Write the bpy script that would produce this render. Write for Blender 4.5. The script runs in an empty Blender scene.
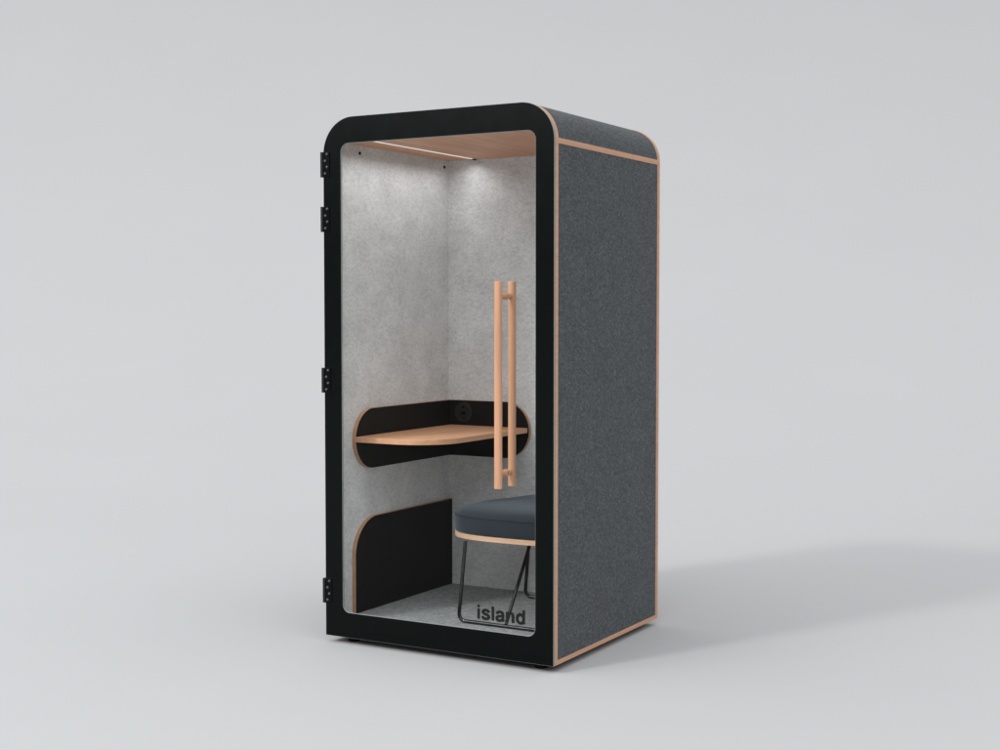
import bpy, bmesh, math
from mathutils import Vector, Matrix

sc = bpy.context.scene
COL = sc.collection
W, D, H = 1.1025, 1.009, 2.2          # booth width, depth, height (metres)
GZ = -0.03                            # level of the studio floor (booth stands on feet)
R_OUT = 0.15                          # rounded upper corners
Z_IN = 0.067                          # felt floor inside
Z_CEIL = 2.105                        # wooden ceiling inside

# ------------------------------------------------------------------ helpers
def link(name, bm, mats, parent=None, smooth=False, bevel=0.0, auto=None, sub=0):
    me = bpy.data.meshes.new(name)
    bmesh.ops.recalc_face_normals(bm, faces=bm.faces)
    bm.to_mesh(me); bm.free()
    for m in (mats if isinstance(mats, (list, tuple)) else [mats]):
        me.materials.append(m)
    o = bpy.data.objects.new(name, me)
    COL.objects.link(o)
    if parent: o.parent = parent
    if smooth:
        for p in me.polygons: p.use_smooth = True
        me.set_sharp_from_angle(angle=math.radians(auto or 40))
    if bevel:
        b = o.modifiers.new('bevel', 'BEVEL'); b.width = bevel; b.segments = 2
        b.limit_method = 'ANGLE'; b.angle_limit = math.radians(40); b.harden_normals = False
    return o

def thing(name, label, cat, loc=(0, 0, 0)):
    o = bpy.data.objects.new(name, None); COL.objects.link(o)
    o.location = loc; o.empty_display_size = 0.1
    o['label'] = label; o['category'] = cat
    return o

def box(bm, x0, x1, y0, y1, z0, z1, mi=0):
    v = [bm.verts.new((x, y, z)) for x in (x0, x1) for y in (y0, y1) for z in (z0, z1)]
    for f in ((0, 1, 3, 2), (4, 6, 7, 5), (0, 4, 5, 1), (2, 3, 7, 6), (0, 2, 6, 4), (1, 5, 7, 3)):
        bm.faces.new([v[i] for i in f]).material_index = mi

def arc(cx, cy, r, a0, a1, n):
    return [(cx + r * math.cos(math.radians(a0 + (a1 - a0) * i / n)),
             cy + r * math.sin(math.radians(a0 + (a1 - a0) * i / n))) for i in range(n + 1)]

def rrect(x0, x1, z0, z1, rb, rt, n=14):
    """rounded rectangle, counter-clockwise, 4*(n+1) points (bottom radius rb, top radius rt)"""
    p = arc(x0 + rb, z0 + rb, rb, 180, 270, n) + arc(x1 - rb, z0 + rb, rb, 270, 360, n)
    return p + arc(x1 - rt, z1 - rt, rt, 0, 90, n) + arc(x0 + rt, z1 - rt, rt, 90, 180, n)

def ring(bm, outer, inner, y0, y1, mi_face=0, mi_edge=0, mi_in=None):
    n = len(outer)
    L = [[bm.verts.new((x, y, z)) for x, z in prof] for prof, y in
         ((outer, y0), (inner, y0), (outer, y1), (inner, y1))]
    for i in range(n):
        j = (i + 1) % n
        bm.faces.new((L[0][i], L[0][j], L[1][j], L[1][i])).material_index = mi_face
        bm.faces.new((L[2][j], L[2][i], L[3][i], L[3][j])).material_index = mi_face
        bm.faces.new((L[0][j], L[0][i], L[2][i], L[2][j])).material_index = mi_edge
        bm.faces.new((L[1][i], L[1][j], L[3][j], L[3][i])).material_index = mi_edge if mi_in is None else mi_in

def extrude(bm, prof, axis, a, b, mi_face=0, mi_edge=0):
    """solid from a 2-D profile; axis 'x': profile is (y,z); 'y': (x,z); 'z': (x,y)"""
    def P(u, v, w):
        return {'x': (w, u, v), 'y': (u, w, v), 'z': (u, v, w)}[axis]
    A = [bm.verts.new(P(u, v, a)) for u, v in prof]
    B = [bm.verts.new(P(u, v, b)) for u, v in prof]
    bm.faces.new(A).material_index = mi_face
    bm.faces.new(B[::-1]).material_index = mi_face
    n = len(prof)
    for i in range(n):
        j = (i + 1) % n
        bm.faces.new((A[i], B[i], B[j], A[j])).material_index = mi_edge

def tube(bm, pts, r, seg=16, caps=True, mi=0):
    pts = [Vector(p) for p in pts]
    t0 = (pts[1] - pts[0]).normalized()
    up = Vector((0, 0, 1)) if abs(t0.z) < 0.9 else Vector((1, 0, 0))
    u = t0.cross(up).normalized()
    rings = []
    for i, p in enumerate(pts):
        if i == 0: t = t0
        elif i == len(pts) - 1: t = (pts[i] - pts[i - 1]).normalized()
        else: t = ((pts[i] - pts[i - 1]).normalized() + (pts[i + 1] - pts[i]).normalized()).normalized()
        u = (u - t * u.dot(t)).normalized(); v = t.cross(u)
        rings.append([bm.verts.new(p + (u * math.cos(2 * math.pi * k / seg) + v * math.sin(2 * math.pi * k / seg)) * r)
                      for k in range(seg)])
    for a, b in zip(rings, rings[1:]):
        for k in range(seg):
            bm.faces.new((a[k], a[(k + 1) % seg], b[(k + 1) % seg], b[k])).material_index = mi
    if caps:
        bm.faces.new(rings[0][::-1]).material_index = mi
        bm.faces.new(rings[-1]).material_index = mi

def fillet(pts, r, n=8):
    """round the inner corners of a polyline"""
    pts = [Vector(p) for p in pts]; out = [pts[0]]
    for a, b, c in zip(pts, pts[1:], pts[2:]):
        d1 = (a - b).normalized(); d2 = (c - b).normalized()
        ang = d1.angle(d2); d = r / math.tan(ang / 2)
        p1, p2 = b + d1 * d, b + d2 * d
        ctr = b + (d1 + d2).normalized() * (r / math.sin(ang / 2))
        e1, e2 = p1 - ctr, p2 - ctr
        th = e1.angle(e2)
        for i in range(n + 1):
            s = i / n
            out.append(ctr + (e1 * math.sin((1 - s) * th) + e2 * math.sin(s * th)) / math.sin(th))
    out.append(pts[-1]); return out

def rot_disc(bm, prof, centre, axis, seg=24, mi=0):
    """lathe: prof = [(radius, height)], revolved round axis ('x','y','z') from centre"""
    c = Vector(centre)
    A = {'x': Vector((1, 0, 0)), 'y': Vector((0, -1, 0)), 'z': Vector((0, 0, 1))}[axis]
    U = Vector((0, 0, 1)) if axis != 'z' else Vector((1, 0, 0)); V = A.cross(U)
    rs = [[bm.verts.new(c + A * h + (U * math.cos(2 * math.pi * k / seg) + V * math.sin(2 * math.pi * k / seg)) * r)
           for k in range(seg)] for r, h in prof]
    for a, b in zip(rs, rs[1:]):
        for k in range(seg):
            bm.faces.new((a[k], a[(k + 1) % seg], b[(k + 1) % seg], b[k])).material_index = mi
    bm.faces.new(rs[0][::-1]).material_index = mi
    bm.faces.new(rs[-1]).material_index = mi

# ---------------------------------------------------------------- materials
def mat(name, color=(.5, .5, .5), rough=.5, spec=.5, metal=0.0):
    m = bpy.data.materials.new(name); m.use_nodes = True
    b = m.node_tree.nodes['Principled BSDF']
    b.inputs['Base Color'].default_value = (*color, 1)
    b.inputs['Roughness'].default_value = rough
    b.inputs['Specular IOR Level'].default_value = spec
    b.inputs['Metallic'].default_value = metal
    return m, m.node_tree, b

def N(nt, t, **kw):
    n = nt.nodes.new(t)
    for k, v in kw.items(): setattr(n, k, v)
    return n

def noise(nt, vec, scale, detail=3, rough=.55):
    n = N(nt, 'ShaderNodeTexNoise')
    n.inputs['Scale'].default_value = scale
    n.inputs['Detail'].default_value = detail
    n.inputs['Roughness'].default_value = rough
    nt.links.new(vec, n.inputs['Vector'])
    return n.outputs['Fac']

def ramp(nt, fac, stops):
    r = N(nt, 'ShaderNodeValToRGB')
    e = r.color_ramp.elements
    while len(e) < len(stops): e.new(.5)
    for s, (p, c) in zip(e, stops):
        s.position = p; s.color = (*c, 1) if len(c) == 3 else c
    nt.links.new(fac, r.inputs['Fac'])
    return r.outputs['Color']

def mixc(nt, a, b, fac, mode='MIX'):
    m = N(nt, 'ShaderNodeMix', data_type='RGBA', blend_type=mode)
    for s, v in ((6, a), (7, b), (0, fac)):
        if isinstance(v, (int, float)): m.inputs[s].default_value = v
        elif isinstance(v, tuple): m.inputs[s].default_value = (*v, 1)
        else: nt.links.new(v, m.inputs[s])
    return m.outputs[2]

def coords(nt, scale=(1, 1, 1), rot=(0, 0, 0)):
    tc = N(nt, 'ShaderNodeTexCoord'); mp = N(nt, 'ShaderNodeMapping')
    mp.inputs['Scale'].default_value = scale
    mp.inputs['Rotation'].default_value = rot
    nt.links.new(tc.outputs['Object'], mp.inputs['Vector'])
    return mp.outputs['Vector']

def bump(nt, b, h, strength, dist):
    n = N(nt, 'ShaderNodeBump')
    n.inputs['Strength'].default_value = strength
    n.inputs['Distance'].default_value = dist
    nt.links.new(h, n.inputs['Height']); nt.links.new(n.outputs['Normal'], b.inputs['Normal'])

def felt(name, dark, mid, light, cloud, fibre=95, sheen=.1, mottle=.5):
    """pressed heather felt: fibre speckle, mid-size flecks and soft clouds"""
    m, nt, b = mat(name, mid, .95, .08)
    v = coords(nt)
    f1 = noise(nt, v, fibre, 5, .8)
    f2 = noise(nt, coords(nt, (1, 1, 1.8)), fibre * .33, 4, .75)
    f3 = noise(nt, v, 8, 4, .62)
    c = ramp(nt, f1, [(.36, dark), (.5, mid), (.64, light)])
    c2 = ramp(nt, f2, [(.36, dark), (.5, mid), (.66, light)])
    c = mixc(nt, c, c2, mottle)
    cl = ramp(nt, f3, [(.3, (1 - cloud,) * 3), (.7, (1 + cloud,) * 3)])
    c = mixc(nt, c, cl, 1.0, 'MULTIPLY')
    nt.links.new(c, b.inputs['Base Color'])
    b.inputs['Sheen Weight'].default_value = sheen
    b.inputs['Sheen Roughness'].default_value = .6
    bump(nt, b, f1, .35, .002)
    return m

def wood(name, base, grain_axis='y', rough=.5, contrast=.12):
    m, nt, b = mat(name, base, rough, .25)
    st = {'x': (1.5, 26, 26), 'y': (26, 1.5, 26), 'z': (26, 26, 1.5)}[grain_axis]
    g1 = noise(nt, coords(nt, st), 1.6, 5, .6)
    g2 = noise(nt, coords(nt, tuple(s * 4 for s in st)), 2.2, 3, .6)
    lo = tuple(c * (1 - contrast * 1.3) for c in base); hi = tuple(min(1, c * (1 + contrast)) for c in base)
    c = ramp(nt, g1, [(.32, lo), (.66, hi)])
    c2 = ramp(nt, g2, [(.35, (1 - contrast * .7,) * 3), (.6, (1, 1, 1))])
    nt.links.new(mixc(nt, c, c2, 1.0, 'MULTIPLY'), b.inputs['Base Color'])
    bump(nt, b, g2, .08, .001)
    return m

def painted(name, color, rough, spec, var=.1, scale=30):
    m, nt, b = mat(name, color, rough, spec)
    n = noise(nt, coords(nt), scale, 4)
    c = ramp(nt, n, [(.3, tuple(x * (1 - var) for x in color)), (.7, tuple(x * (1 + var) for x in color))])
    nt.links.new(c, b.inputs['Base Color'])
    r = N(nt, 'ShaderNodeMapRange')
    r.inputs['To Min'].default_value = rough - .04; r.inputs['To Max'].default_value = rough + .04
    nt.links.new(n, r.inputs['Value']); nt.links.new(r.outputs['Result'], b.inputs['Roughness'])
    return m

M_FELT_DARK = felt('charcoal_felt', (.027, .0295, .0325), (.0605, .0665, .072), (.146, .156, .164), .06, 145, .06, .27)
M_FELT_LIGHT = felt('pale_grey_felt', (.48, .485, .495), (.695, .70, .71), (.82, .825, .83), .10, 135, .08, .45)
M_FELT_FLOOR = felt('grey_floor_felt', (.10, .106, .113), (.24, .25, .26), (.46, .47, .48), .08, 105, .08, .35)
M_PLY = wood('plywood_edge', (.53, .305, .198), 'y', .55, .08)
M_DESK = wood('beech_desktop', (.66, .355, .205), 'y', .45, .10)
M_CEIL = wood('beech_ceiling', (.66, .35, .215), 'y', .5, .12)
M_HANDLE = wood('beech_handle', (.59, .315, .192), 'z', .45, .10)
M_SEATPLY = wood('birch_seat_edge', (.60, .38, .26), 'x', .5, .10)
M_DOOR = painted('black_door_border', (.0006, .0016, .0014), .26, .125, .1, 14)
M_EDGE = painted('ground_glass_edge', (.24, .26, .25), .35, .4, .1, 40)
M_BLACK = painted('black_laminate', (.0105, .0098, .0095), .5, .11, .15, 60)
M_HINGE = painted('black_hinge', (.012, .0135, .014), .42, .2, .1, 80)
M_SCREW = painted('dark_screw', (.06, .064, .064), .36, .4, .1, 90)
M_RUBBER = painted('black_rubber', (.008, .008, .008), .7, .15, .2, 60)
M_LETTER = painted('dark_vinyl', (.012, .013, .013), .6, .1, .1, 60)
M_PIPING = painted('dark_slate_piping', (.013, .0175, .023), .9, .1, .1, 200)
M_SOCKET = painted('black_socket_plastic', (.021, .021, .0215), .45, .25, .1, 80)
M_HOLE = painted('socket_hole', (.002, .002, .002), .8, .05, .1, 80)
M_STEEL, nt_, b_ = mat('black_chromed_steel', (.012, .012, .012), .16, .6, 0.0)
n_ = noise(nt_, coords(nt_), 60, 3)
nt_.links.new(ramp(nt_, n_, [(.3, (.006, .006, .0065)), (.7, (.011, .011, .0115))]), b_.inputs['Base Color'])

# woven seat fabric
M_SEAT, nt_, b_ = mat('slate_seat_fabric', (.042, .058, .075), .9, .12)
v_ = coords(nt_)
n_ = noise(nt_, v_, 330, 2, .6)
c_ = ramp(nt_, n_, [(.3, (.0180, .0230, .0290)), (.7, (.0285, .0345, .0415))])
c2_ = ramp(nt_, noise(nt_, v_, 14, 3), [(.3, (.93, .93, .93)), (.7, (1.07, 1.07, 1.07))])
nt_.links.new(mixc(nt_, c_, c2_, 1.0, 'MULTIPLY'), b_.inputs['Base Color'])
b_.inputs['Sheen Weight'].default_value = .30; b_.inputs['Sheen Roughness'].default_value = .45; b_.inputs['Sheen Tint'].default_value = (.75, .85, 1, 1)
bump(nt_, b_, n_, .25, .001)

# anti-reflective clear glass: passes light straight through, faint fresnel mirror
M_GLASS = bpy.data.materials.new('clear_glass'); M_GLASS.use_nodes = True
nt = M_GLASS.node_tree; nt.nodes.clear()
out = N(nt, 'ShaderNodeOutputMaterial'); mx = N(nt, 'ShaderNodeMixShader')
tr = N(nt, 'ShaderNodeBsdfTransparent'); gl = N(nt, 'ShaderNodeBsdfGlossy')
tr.inputs['Color'].default_value = (.975, .985, .98, 1)
gl.inputs['Roughness'].default_value = .02
gn = noise(nt, coords(nt), 3, 2)
fr = N(nt, 'ShaderNodeFresnel'); fr.inputs['IOR'].default_value = 1.45
mu = N(nt, 'ShaderNodeMath', operation='MULTIPLY'); mu.inputs[1].default_value = .06
nt.links.new(fr.outputs['Fac'], mu.inputs[0]); nt.links.new(mu.outputs[0], mx.inputs['Fac'])
nt.links.new(tr.outputs[0], mx.inputs[1]); nt.links.new(gl.outputs[0], mx.inputs[2])
nt.links.new(mx.outputs[0], out.inputs['Surface'])

# LED diffuser (gives off light)
M_LED = bpy.data.materials.new('lit_led_diffuser'); M_LED.use_nodes = True
nt = M_LED.node_tree; nt.nodes.clear()
out = N(nt, 'ShaderNodeOutputMaterial'); em = N(nt, 'ShaderNodeEmission')
em.inputs['Color'].default_value = (1, .97, .93, 1); em.inputs['Strength'].default_value = .85
nt.links.new(em.outputs[0], out.inputs['Surface'])

# studio sheet
M_FLOOR, nt, b = mat('studio_sheet', (.54, .545, .55), .85, .05)
n1 = noise(nt, coords(nt), .5, 3)
nt.links.new(ramp(nt, n1, [(.3, (.378, .3835, .389)), (.7, (.384, .3895, .395))]), b.inputs['Base Color'])

# ------------------------------------------------------------ the setting
YAW, PITCH = 0.5207, -0.0464
CAM = Vector((3.6474, -4.8584, 1.3958))
fw = Vector((-math.sin(YAW), math.cos(YAW), 0)); rt = Vector((math.cos(YAW), math.sin(YAW), 0))
bm = bmesh.new()
base = Vector((CAM.x, CAM.y, 0))
R_CYC, D_CYC, TOP = 22.0, 9.3, 24.0
prof = [(-30, GZ), (0, GZ), (D_CYC, GZ)]
prof += [(D_CYC + R_CYC * math.sin(a), GZ + R_CYC * (1 - math.cos(a))) for a in [math.pi / 2 * i / 48 for i in range(1, 49)]]
prof += [(D_CYC + R_CYC, TOP)]
rows = [[bm.verts.new(base + fw * d + rt * s + Vector((0, 0, z))) for s in (-30, 30)] for d, z in prof]
for a, b2 in zip(rows, rows[1:]):
    bm.faces.new((a[0], a[1], b2[1], b2[0]))
fl = link('floor', bm, M_FLOOR, smooth=True, auto=60)
fl['kind'] = 'structure'; fl['label'] = 'seamless pale grey studio floor curving up into the background'

# ------------------------------------------------------------------ booth
booth = thing('office_booth', 'black framed one-person office booth with charcoal felt sides and tall glass door', 'booth', (0, 0, 0))

# --- door: a glass sheet with a broad black border
OUT = rrect(0, W, 0, H, .0015, R_OUT, 20)
OPN = rrect(.092, 1.0195, .1085, 2.0885, .034, .036, 20)
bm = bmesh.new()
ring(bm, OUT, OPN, 0, .0085, 0, 1, 1)
door = link('door', bm, [M_DOOR, M_EDGE], booth, smooth=True, auto=35, bevel=.0016)
door.modifiers['bevel'].material = 1
bm = bmesh.new()
extrude(bm, rrect(.0925, 1.019, .109, 2.088, .0335, .0355, 20), 'y', .0012, .0072)
link('glass_pane', bm, M_GLASS, door)

HX, HY = .8825, .055                  # twin pull bars either side of the glass
for s in (-1, 1):
    bm = bmesh.new()
    rot_disc(bm, [(.0145, .690), (.0158, .6915), (.0158, 1.5035), (.0145, 1.505)], (HX, s * HY + .004, 0), 'z', 32)
    link('pull_handle', bm, M_HANDLE, door, smooth=True)
for z in (1.447, .748):
    bm = bmesh.new()
    tube(bm, [(HX, -HY + .012, z), (HX, -.0005, z)], .0105, 20)
    tube(bm, [(HX, .0095, z), (HX, HY - .004, z)], .0105, 20)
    rot_disc(bm, [(.0145, -.0005), (.0145, .004)], (HX, -.0005, z), 'y', 24)
    rot_disc(bm, [(.0145, -.0135), (.0145, -.0095)], (HX, 0, z), 'y', 24)
    link('standoff', bm, M_HANDLE, door, smooth=True)

# --- lettering on the glass: bold grotesque letters drawn as strokes (units of 1/1000 em)
def catmull(p, n=8, closed=False):
    out = []; N_ = len(p)
    for i in range(N_ if closed else N_ - 1):
        g = lambda k: p[k % N_] if closed else p[max(0, min(N_ - 1, k))]
        a, b, c, d = g(i - 1), g(i), g(i + 1), g(i + 2)
        for k in range(n):
            t = k / n
            out.append(tuple(.5 * (2 * b[q] + (c[q] - a[q]) * t + (2 * a[q] - 5 * b[q] + 4 * c[q] - d[q]) * t * t
                                   + (3 * b[q] - a[q] - 3 * c[q] + d[q]) * t ** 3) for q in range(3)))
    if not closed: out.append(p[-1])
    return out
bm = bmesh.new(); layer = [0]
U = .218 / 2757
def put(x, z): return bm.verts.new((.757 + (x - 66) * U, -.0003 - layer[0] * .00006, .1522 + z * U))
def stroke(pts, ox, closed=False, smooth=True):
    layer[0] += 1
    q = catmull(pts, 8, closed) if smooth else pts
    L = []
    for i in range(len(q)):
        a = q[i - 1] if (closed or i) else q[0]
        b = q[(i + 1) % len(q)] if (closed or i < len(q) - 1) else q[-1]
        dx, dz = b[0] - a[0], b[1] - a[1]; l = math.hypot(dx, dz) or 1
        nx, nz = -dz / l, dx / l; x, z, w = q[i]; w = min(w * 1.34, 88)
        L.append((put(ox + x + nx * w, z + nz * w), put(ox + x - nx * w, z - nz * w)))
    for i in range(len(L) if closed else len(L) - 1):
        a, b = L[i], L[(i + 1) % len(L)]
        bm.faces.new((a[0], a[1], b[1], b[0]))
def bar(x0, x1, z0, z1, ox):
    layer[0] += 1
    bm.faces.new([put(ox + x0, z0), put(ox + x1, z0), put(ox + x1, z1), put(ox + x0, z1)])
o_ = 0
bar(56, 220, 0, 534, o_); bar(56, 220, 590, 726, o_); o_ += 278
stroke([(452, 368, 64), (432, 425, 62), (370, 472, 58), (275, 489, 55), (175, 468, 60), (112, 395, 66), (150, 325, 62), (280, 278, 62),
        (410, 232, 63), (455, 155, 67), (400, 74, 60), (275, 42, 55), (160, 66, 60), (108, 118, 63), (97, 172, 64)], o_); o_ += 556
bar(57, 221, 0, 722, o_); o_ += 278
stroke([(108, 358, 66), (128, 430, 62), (190, 476, 57), (285, 490, 54), (390, 462, 62), (436, 385, 69), (438, 280, 69), (438, 150, 69), (446, 60, 66), (462, 0, 66)], o_)
stroke([(420, 322, 36), (330, 285, 46), (200, 255, 56), (120, 215, 64), (98, 148, 67), (130, 72, 62), (225, 42, 54), (340, 76, 52), (425, 165, 44)], o_); o_ += 556
bar(56, 218, 0, 534, o_)
stroke([(150, 350, 40), (195, 430, 52), (310, 480, 58), (425, 452, 66), (474, 350, 69), (475, 200, 69), (475, 0, 69)], o_); o_ += 611
stroke([(290 + 187 * math.cos(t), 259 + 217 * math.sin(t), 55 + 14 * abs(math.cos(t))) for t in [2 * math.pi * k / 20 for k in range(20)]], o_, True)
bar(398, 560, 0, 722, o_)
link('lettering', bm, M_LETTER, door)

# --- hinges on the left edge of the door
proto = None
for zt in (2.0585, 1.8285, 1.1465, .245):
    if proto is None:
        bm = bmesh.new()
        box(bm, -.0125, -.0005, -.005, .034, -.106, 0)
        box(bm, -.0005, .034, -.0025, -.0003, -.106, 0)
        hinge = link('hinge', bm, M_HINGE, booth, bevel=.0012)
        hinge.data.materials.append(M_DOOR)
        for p in hinge.data.polygons:
            if p.index >= 6: p.material_index = 1
        screws = []
        for x, z in ((.0225, -.0105), (.013, -.0385), (.0225, -.0645), (.013, -.0915)):
            bm = bmesh.new()
            rot_disc(bm, [(.0058, 0), (.0058, .0025), (.0050, .0048), (.0030, .0062), (.0012, .0066)], (x, -.0024, z), 'y', 18)
            screws.append(link('screw', bm, M_SCREW, hinge, smooth=True, auto=50))
        proto = hinge
        h = hinge
    else:
        h = proto.copy(); COL.objects.link(h); h.parent = booth
        for s in screws:
            c = s.copy(); COL.objects.link(c); c.parent = h
    h.location = (0, 0, zt)

# --- plywood front frame behind the door and plywood back
bm = bmesh.new()
ring(bm, OUT, rrect(.0305, W - .0305, Z_IN - .001, Z_CEIL - .0005, .002, .002, 20), .0100, .0335, 0, 0)
link('front_frame', bm, M_PLY, booth, smooth=True, auto=35)
bm = bmesh.new()
extrude(bm, OUT, 'y', .9865, 1.012)
link('back_panel', bm, M_PLY, booth, smooth=True, auto=35)

# --- felt sides, plywood strips, felt roof
Y0, Y1 = .0335, .9865
for xa, xb in ((.0015, .029), (W - .029, W - .0015)):
    bm = bmesh.new(); box(bm, xa, xb, Y0, Y1, .018, 2.036)
    link('side_panel', bm, M_FELT_DARK, booth)
    for za, zb in ((.0, .018), (2.036, 2.0575)):
        bm = bmesh.new()
        box(bm, xa - (.0012 if xa < .5 else 0), xb + (.0012 if xa > .5 else 0), Y0, Y1, za, zb)
        link('plywood_strip', bm, M_PLY, booth)
# roof: a thick curved cap
n = 20
capo = [(W - .0015, 2.0575)] + arc(W - R_OUT, H - R_OUT, R_OUT - .0015, 3, 90, n) + arc(R_OUT, H - R_OUT, R_OUT - .0015, 90, 177, n) + [(.0015, 2.0575)]
capi = [(W - .0125, 2.0575)] + arc(W - R_OUT, H - R_OUT, R_OUT - .0125, 3, 90, n) + arc(R_OUT, H - R_OUT, R_OUT - .0125, 90, 177, n) + [(.0125, 2.0575)]
bm = bmesh.new()
A = [[bm.verts.new((x, y, z)) for x, z in pr] for pr, y in ((capo, Y0), (capo, Y1), (capi, Y0), (capi, Y1))]
for i in range(len(capo) - 1):
    bm.faces.new((A[0][i], A[0][i + 1], A[1][i + 1], A[1][i]))
    bm.faces.new((A[2][i], A[2][i + 1], A[3][i + 1], A[3][i]))
    bm.faces.new((A[0][i], A[0][i + 1], A[2][i + 1], A[2][i]))
    bm.faces.new((A[1][i], A[1][i + 1], A[3][i + 1], A[3][i]))
for k in (0, -1):
    bm.faces.new((A[0][k], A[1][k], A[3][k], A[2][k]))
link('roof_panel', bm, M_FELT_DARK, booth, smooth=True, auto=35)

# --- inner lining
LX, RX, BY = .030, W - .030, .950
for name, b6, m in (('wall_lining', (LX - .0008, LX, .034, .986, Z_IN, Z_CEIL), M_FELT_LIGHT),
                    ('wall_lining', (RX, RX + .0008, .034, .986, Z_IN, Z_CEIL), M_FELT_LIGHT),
                    ('wall_lining', (LX + .0002, RX - .0002, BY, .986, Z_IN, Z_CEIL), M_FELT_LIGHT),
                    ('ceiling_panel', (LX - .0005, RX + .0005, .034, .986, Z_CEIL, Z_CEIL + .012), M_CEIL),
                    ('floor_panel', (LX + .0002, RX - .0002, .034, BY, .040, Z_IN), M_FELT_FLOOR)):
    bm = bmesh.new(); box(bm, *b6); link(name, bm, m, booth)
bm = bmesh.new(); box(bm, .030, W - .030, .034, .986, .004, .0395); link('base_plate', bm, M_RUBBER, booth)
bm = bmesh.new(); box(bm, .05, W - .05, .045, .97, -.007, -.0005); link('base_plate', bm, M_RUBBER, booth)

# --- LED strip let into the ceiling
bm = bmesh.new(); box(bm, .1805, .1895, .05, .914, Z_CEIL - .0022, Z_CEIL - .0005)
led = link('ceiling_light', bm, M_LED, booth)
bm = bmesh.new(); box(bm, .179, .191, .914, .946, Z_CEIL - .005, Z_CEIL - .0005)
link('end_cap', bm, M_HINGE, led)

# --- fasteners in the left lining
for y in (.221, .913):
    bm = bmesh.new(); rot_disc(bm, [(.007, 0), (.007, .003), (.005, .005), (.002, .0055)], (LX + .0001, y, 2.073), 'x', 18)
    link('wall_fastener', bm, M_RUBBER, booth, smooth=True)

# --- feet
proto = None
for x, y in ((.095, .075), (W - .095, .075), (.095, .935), (W - .085, .925)):
    if proto is None:
        bm = bmesh.new(); rot_disc(bm, [(.024, GZ + .0005), (.027, GZ + .004), (.027, -.0125), (.020, -.0066)], (0, 0, 0), 'z', 24)
        f = proto = link('foot', bm, M_RUBBER, booth, smooth=True)
    else:
        f = proto.copy(); COL.objects.link(f); f.parent = booth
    f.location = (x, y, 0)

# --- desk: boards on two walls with rounded ends, and a curved-front desktop
rE = .1325
zc = .8275
prof = [(BY - .0005, .695), (BY - .0005, .960)] + arc(.157 + rE, zc, rE, 90, 270, 36)
bm = bmesh.new(); extrude(bm, prof, 'x', LX + .0003, .050, 0, 1)
o = link('desk_board', bm, [M_BLACK, M_PLY], booth, smooth=True, auto=35)
prof = [(.0503, .960), (.0503, .695)] + arc(.4835 - rE, zc, rE, -90, 90, 36)
bm = bmesh.new(); extrude(bm, prof, 'y', .930, BY - .0003, 0, 1)
link('desk_board', bm, [M_BLACK, M_PLY], booth, smooth=True, auto=35)
prof = [(.0503, .9297), (.0503, .1565)] + arc(.467 - .205, .147 + .205, .205, -90, -2, 24)[0:] + [(.476, .9297)]
prof[1] = (.0503, .1475)
bm = bmesh.new(); extrude(bm, prof, 'z', .8185, .8415)
link('desk_top', bm, M_DESK, booth, smooth=True, auto=35, bevel=.0015)

# --- round power socket on the back board
bm = bmesh.new()
rot_disc(bm, [(.047, 0), (.047, .003), (.044, .0055), (.041, .0055), (.039, .003), (.0, .003)][:5] , (.127, .9298, .903), 'y', 40)
sock = link('power_socket', bm, M_SOCKET, booth, smooth=True)
for dx, dz, w_, h_ in ((.001, .024, .014, .008), (0, -.004, .026, .014), (.002, -.027, .012, .006)):
    bm = bmesh.new(); extrude(bm, rrect(.127 + dx - w_ / 2, .127 + dx + w_ / 2, .903 + dz - h_ / 2, .903 + dz + h_ / 2, h_ * .35, h_ * .35, 5), 'y', .9255, .9266)
    link('socket_hole', bm, M_HOLE, sock)

# --- low black board on the left wall
prof = [(BY - .0005, Z_IN), (BY - .0005, .480)] + arc(.152 + .165, .480 - .165, .165, 90, 180, 24) + [(.152, Z_IN)]
bm = bmesh.new(); extrude(bm, prof, 'x', LX + .0003, .050, 0, 1)
link('kick_board', bm, [M_BLACK, M_PLY], booth, smooth=True, auto=35)

# ------------------------------------------------------------------ stool
SX, SY = .735, .525
stool = thing('stool', 'low stool with slate blue padded seat on black wire sled legs, inside the booth', 'stool', (SX, SY, Z_IN))
def sup(t, ax, ay, n=3.0):
    c, s = math.cos(t), math.sin(t)
    return (ax * math.copysign(abs(c) ** (2 / n), c), ay * math.copysign(abs(s) ** (2 / n), s))
AX, AY = .33, .276
NT = 96
bm = bmesh.new()
levels = [(.972, .4405), (.992, .4425), (1.0, .448), (1.003, .475), (1.002, .507), (.998, .5125), (.990, .516), (.965, .5245), (.92, .534), (.85, .541), (.7, .547), (.5, .5495), (.25, .550)]
rows = []
for sc_, z in levels:
    row = []
    for k in range(NT):
        x, y = sup(2 * math.pi * k / NT, AX * sc_, AY * sc_)
        dz = 0
        if z > .514:                   # the far side of the pad swells up into a low rim
            t = max(0, min(1, (y - .02) / .20)); u = max(0, min(1, (x + .27) / .22))
            dz = .022 * t * t * (3 - 2 * t) * u * u * (3 - 2 * u) * min(1, max(0, (z - .514) / .008))
        row.append(bm.verts.new((x, y, z - Z_IN + dz)))
    rows.append(row)
for a, b2 in zip(rows, rows[1:]):
    for k in range(NT):
        bm.faces.new((a[k], a[(k + 1) % NT], b2[(k + 1) % NT], b2[k]))
bm.faces.new(rows[0][::-1]); bm.faces.new(rows[-1])
cush = link('cushion', bm, M_SEAT, stool, smooth=True, auto=60)
bm = bmesh.new()                       # piping round the top edge
tube(bm, [Vector((*sup(2 * math.pi * k / 96, AX * .9995, AY * .9995), .5125 - Z_IN)) for k in range(97)], .0016, 8, False)
link('piping', bm, M_PIPING, cush, smooth=True)
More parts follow.
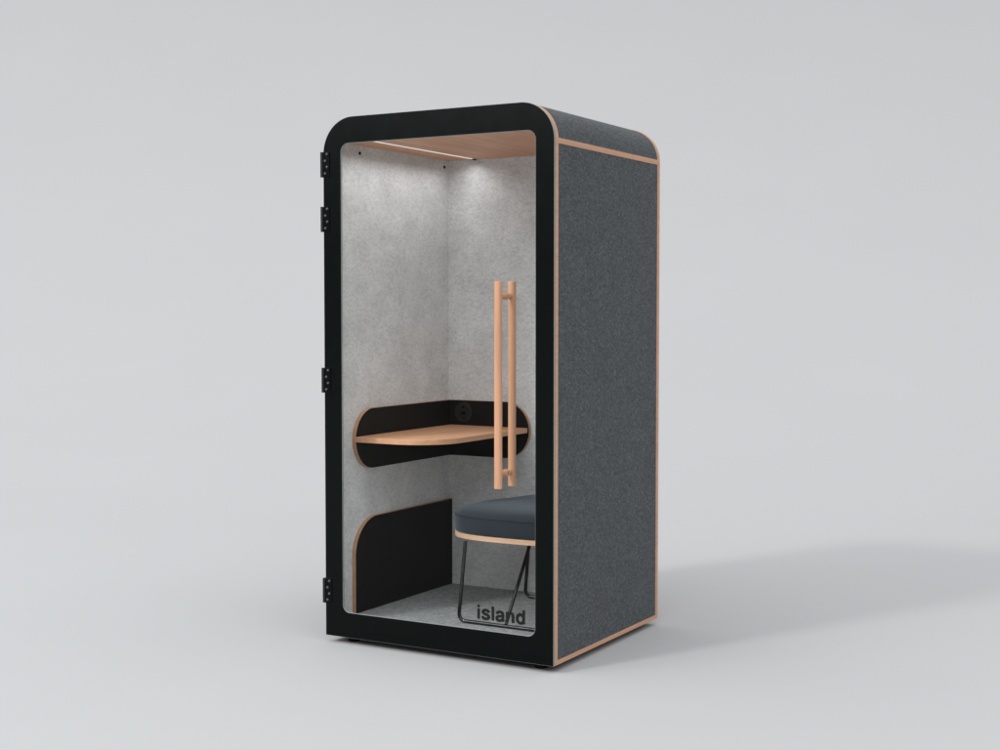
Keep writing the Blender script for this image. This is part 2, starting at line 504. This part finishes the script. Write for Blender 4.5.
bm = bmesh.new(); extrude(bm, [sup(2 * math.pi * k / NT, AX * 1.0, AY * 1.0) for k in range(NT)], 'z', .4185 - Z_IN, .440 - Z_IN)
link('seat_plate', bm, M_SEATPLY, stool, smooth=True, auto=35, bevel=.0015)
RR = .0080
for s in (-1, 1):
    zb = RR + .0005
    path = [(.179, s * .286, .4185 - Z_IN), (.210, s * .2925, zb), (-.210, s * .2925, zb), (-.179, s * .286, .4185 - Z_IN)]
    path = fillet(path, .03, 8)
    bm = bmesh.new(); tube(bm, path, RR, 16)
    link('leg_frame', bm, M_STEEL, stool, smooth=True)
    bm = bmesh.new(); tube(bm, [(.018, s * .2925 - s * .006, zb + .006), (-.006, s * .008, .4185 - Z_IN)], RR * .92, 16)
    link('strut', bm, M_STEEL, stool, smooth=True)

# ------------------------------------------------------------------ light
FILL_BASE, FILL_BACK, FILL_FRONT = .31, .22, 2.62
wd = bpy.data.worlds.new('World'); sc.world = wd; wd.use_nodes = True
nt = wd.node_tree; bg = nt.nodes['Background']
bg.inputs['Color'].default_value = (.972, .982, 1.0, 1)
# soft studio dome: dim towards the horizon, bright high up, brightest on the camera's side
tc = N(nt, 'ShaderNodeTexCoord'); dt = N(nt, 'ShaderNodeVectorMath', operation='DOT_PRODUCT')
dt.inputs[1].default_value = (.30, -.95, 0)
nt.links.new(tc.outputs['Generated'], dt.inputs[0])
def mrange(v, a, b, c, d, smooth=False):
    m = N(nt, 'ShaderNodeMapRange', interpolation_type='SMOOTHSTEP' if smooth else 'LINEAR')
    for k, x in zip(('From Min', 'From Max', 'To Min', 'To Max'), (a, b, c, d)): m.inputs[k].default_value = x
    nt.links.new(v, m.inputs['Value']); return m.outputs['Result']
sx = N(nt, 'ShaderNodeSeparateXYZ'); nt.links.new(tc.outputs['Generated'], sx.inputs[0])
s1 = mrange(sx.outputs['Z'], .12, .75, 0, 1, True); s2 = mrange(dt.outputs['Value'], -1, 1, FILL_BACK, FILL_FRONT)
mu = N(nt, 'ShaderNodeMath', operation='MULTIPLY'); nt.links.new(s1, mu.inputs[0]); nt.links.new(s2, mu.inputs[1])
ad = N(nt, 'ShaderNodeMath', operation='ADD'); nt.links.new(mu.outputs[0], ad.inputs[0]); ad.inputs[1].default_value = FILL_BASE
nt.links.new(ad.outputs[0], bg.inputs['Strength'])

ldir = Vector((.48, 1.0, -.82)).normalized()
key = bpy.data.lights.new('key_light', 'AREA'); key.shape = 'DISK'; key.size = 7.0
DIST = 60.0
key.energy = 12600; key.color = (1, .97, .935)
ko = bpy.data.objects.new('key_light', key); COL.objects.link(ko)
ko.location = Vector((W / 2, D / 2, 1)) - ldir * DIST
ko.rotation_euler = ldir.to_track_quat('-Z', 'Y').to_euler()

sb = bpy.data.lights.new('door_sheen_light', 'AREA'); sb.shape = 'RECTANGLE'; sb.size = 4.5; sb.size_y = 1.1  # added lamp, put in for the soft reflected gradient on the door's top bar
sb.energy = 270; sb.color = (.94, 1, 1)
so = bpy.data.objects.new('door_sheen_light', sb); COL.objects.link(so)
so.location = (-4.6, -7.4, 5.3)
so.rotation_euler = (Vector((.5, 0, 1.9)) - Vector(so.location)).to_track_quat('-Z', 'Y').to_euler()

la = bpy.data.lights.new('led_lamp', 'AREA'); la.shape = 'RECTANGLE'; la.size = .0045; la.size_y = .845
la.energy = 1.4; la.color = (.985, .985, 1); la.spread = math.radians(150)
lo = bpy.data.objects.new('led_lamp', la); COL.objects.link(lo)
lo.location = (.185, .4725, Z_CEIL - .0028)

# ----------------------------------------------------------------- camera
cd = bpy.data.cameras.new('camera'); cam = bpy.data.objects.new('camera', cd); COL.objects.link(cam)
cd.sensor_width = 36; cd.lens = 1418.2 / 1000 * 36; cd.clip_end = 200; cd.clip_start = .05
cam.location = CAM; cam.rotation_euler = (math.pi / 2 + PITCH, 0, YAW)
sc.camera = cam
sc.view_settings.view_transform = 'Standard'; sc.view_settings.look = 'None'
sc.view_settings.exposure = 0; sc.view_settings.gamma = 1
sc.cycles.max_bounces = 12; sc.cycles.transparent_max_bounces = 16
sc.cycles.use_denoising = True
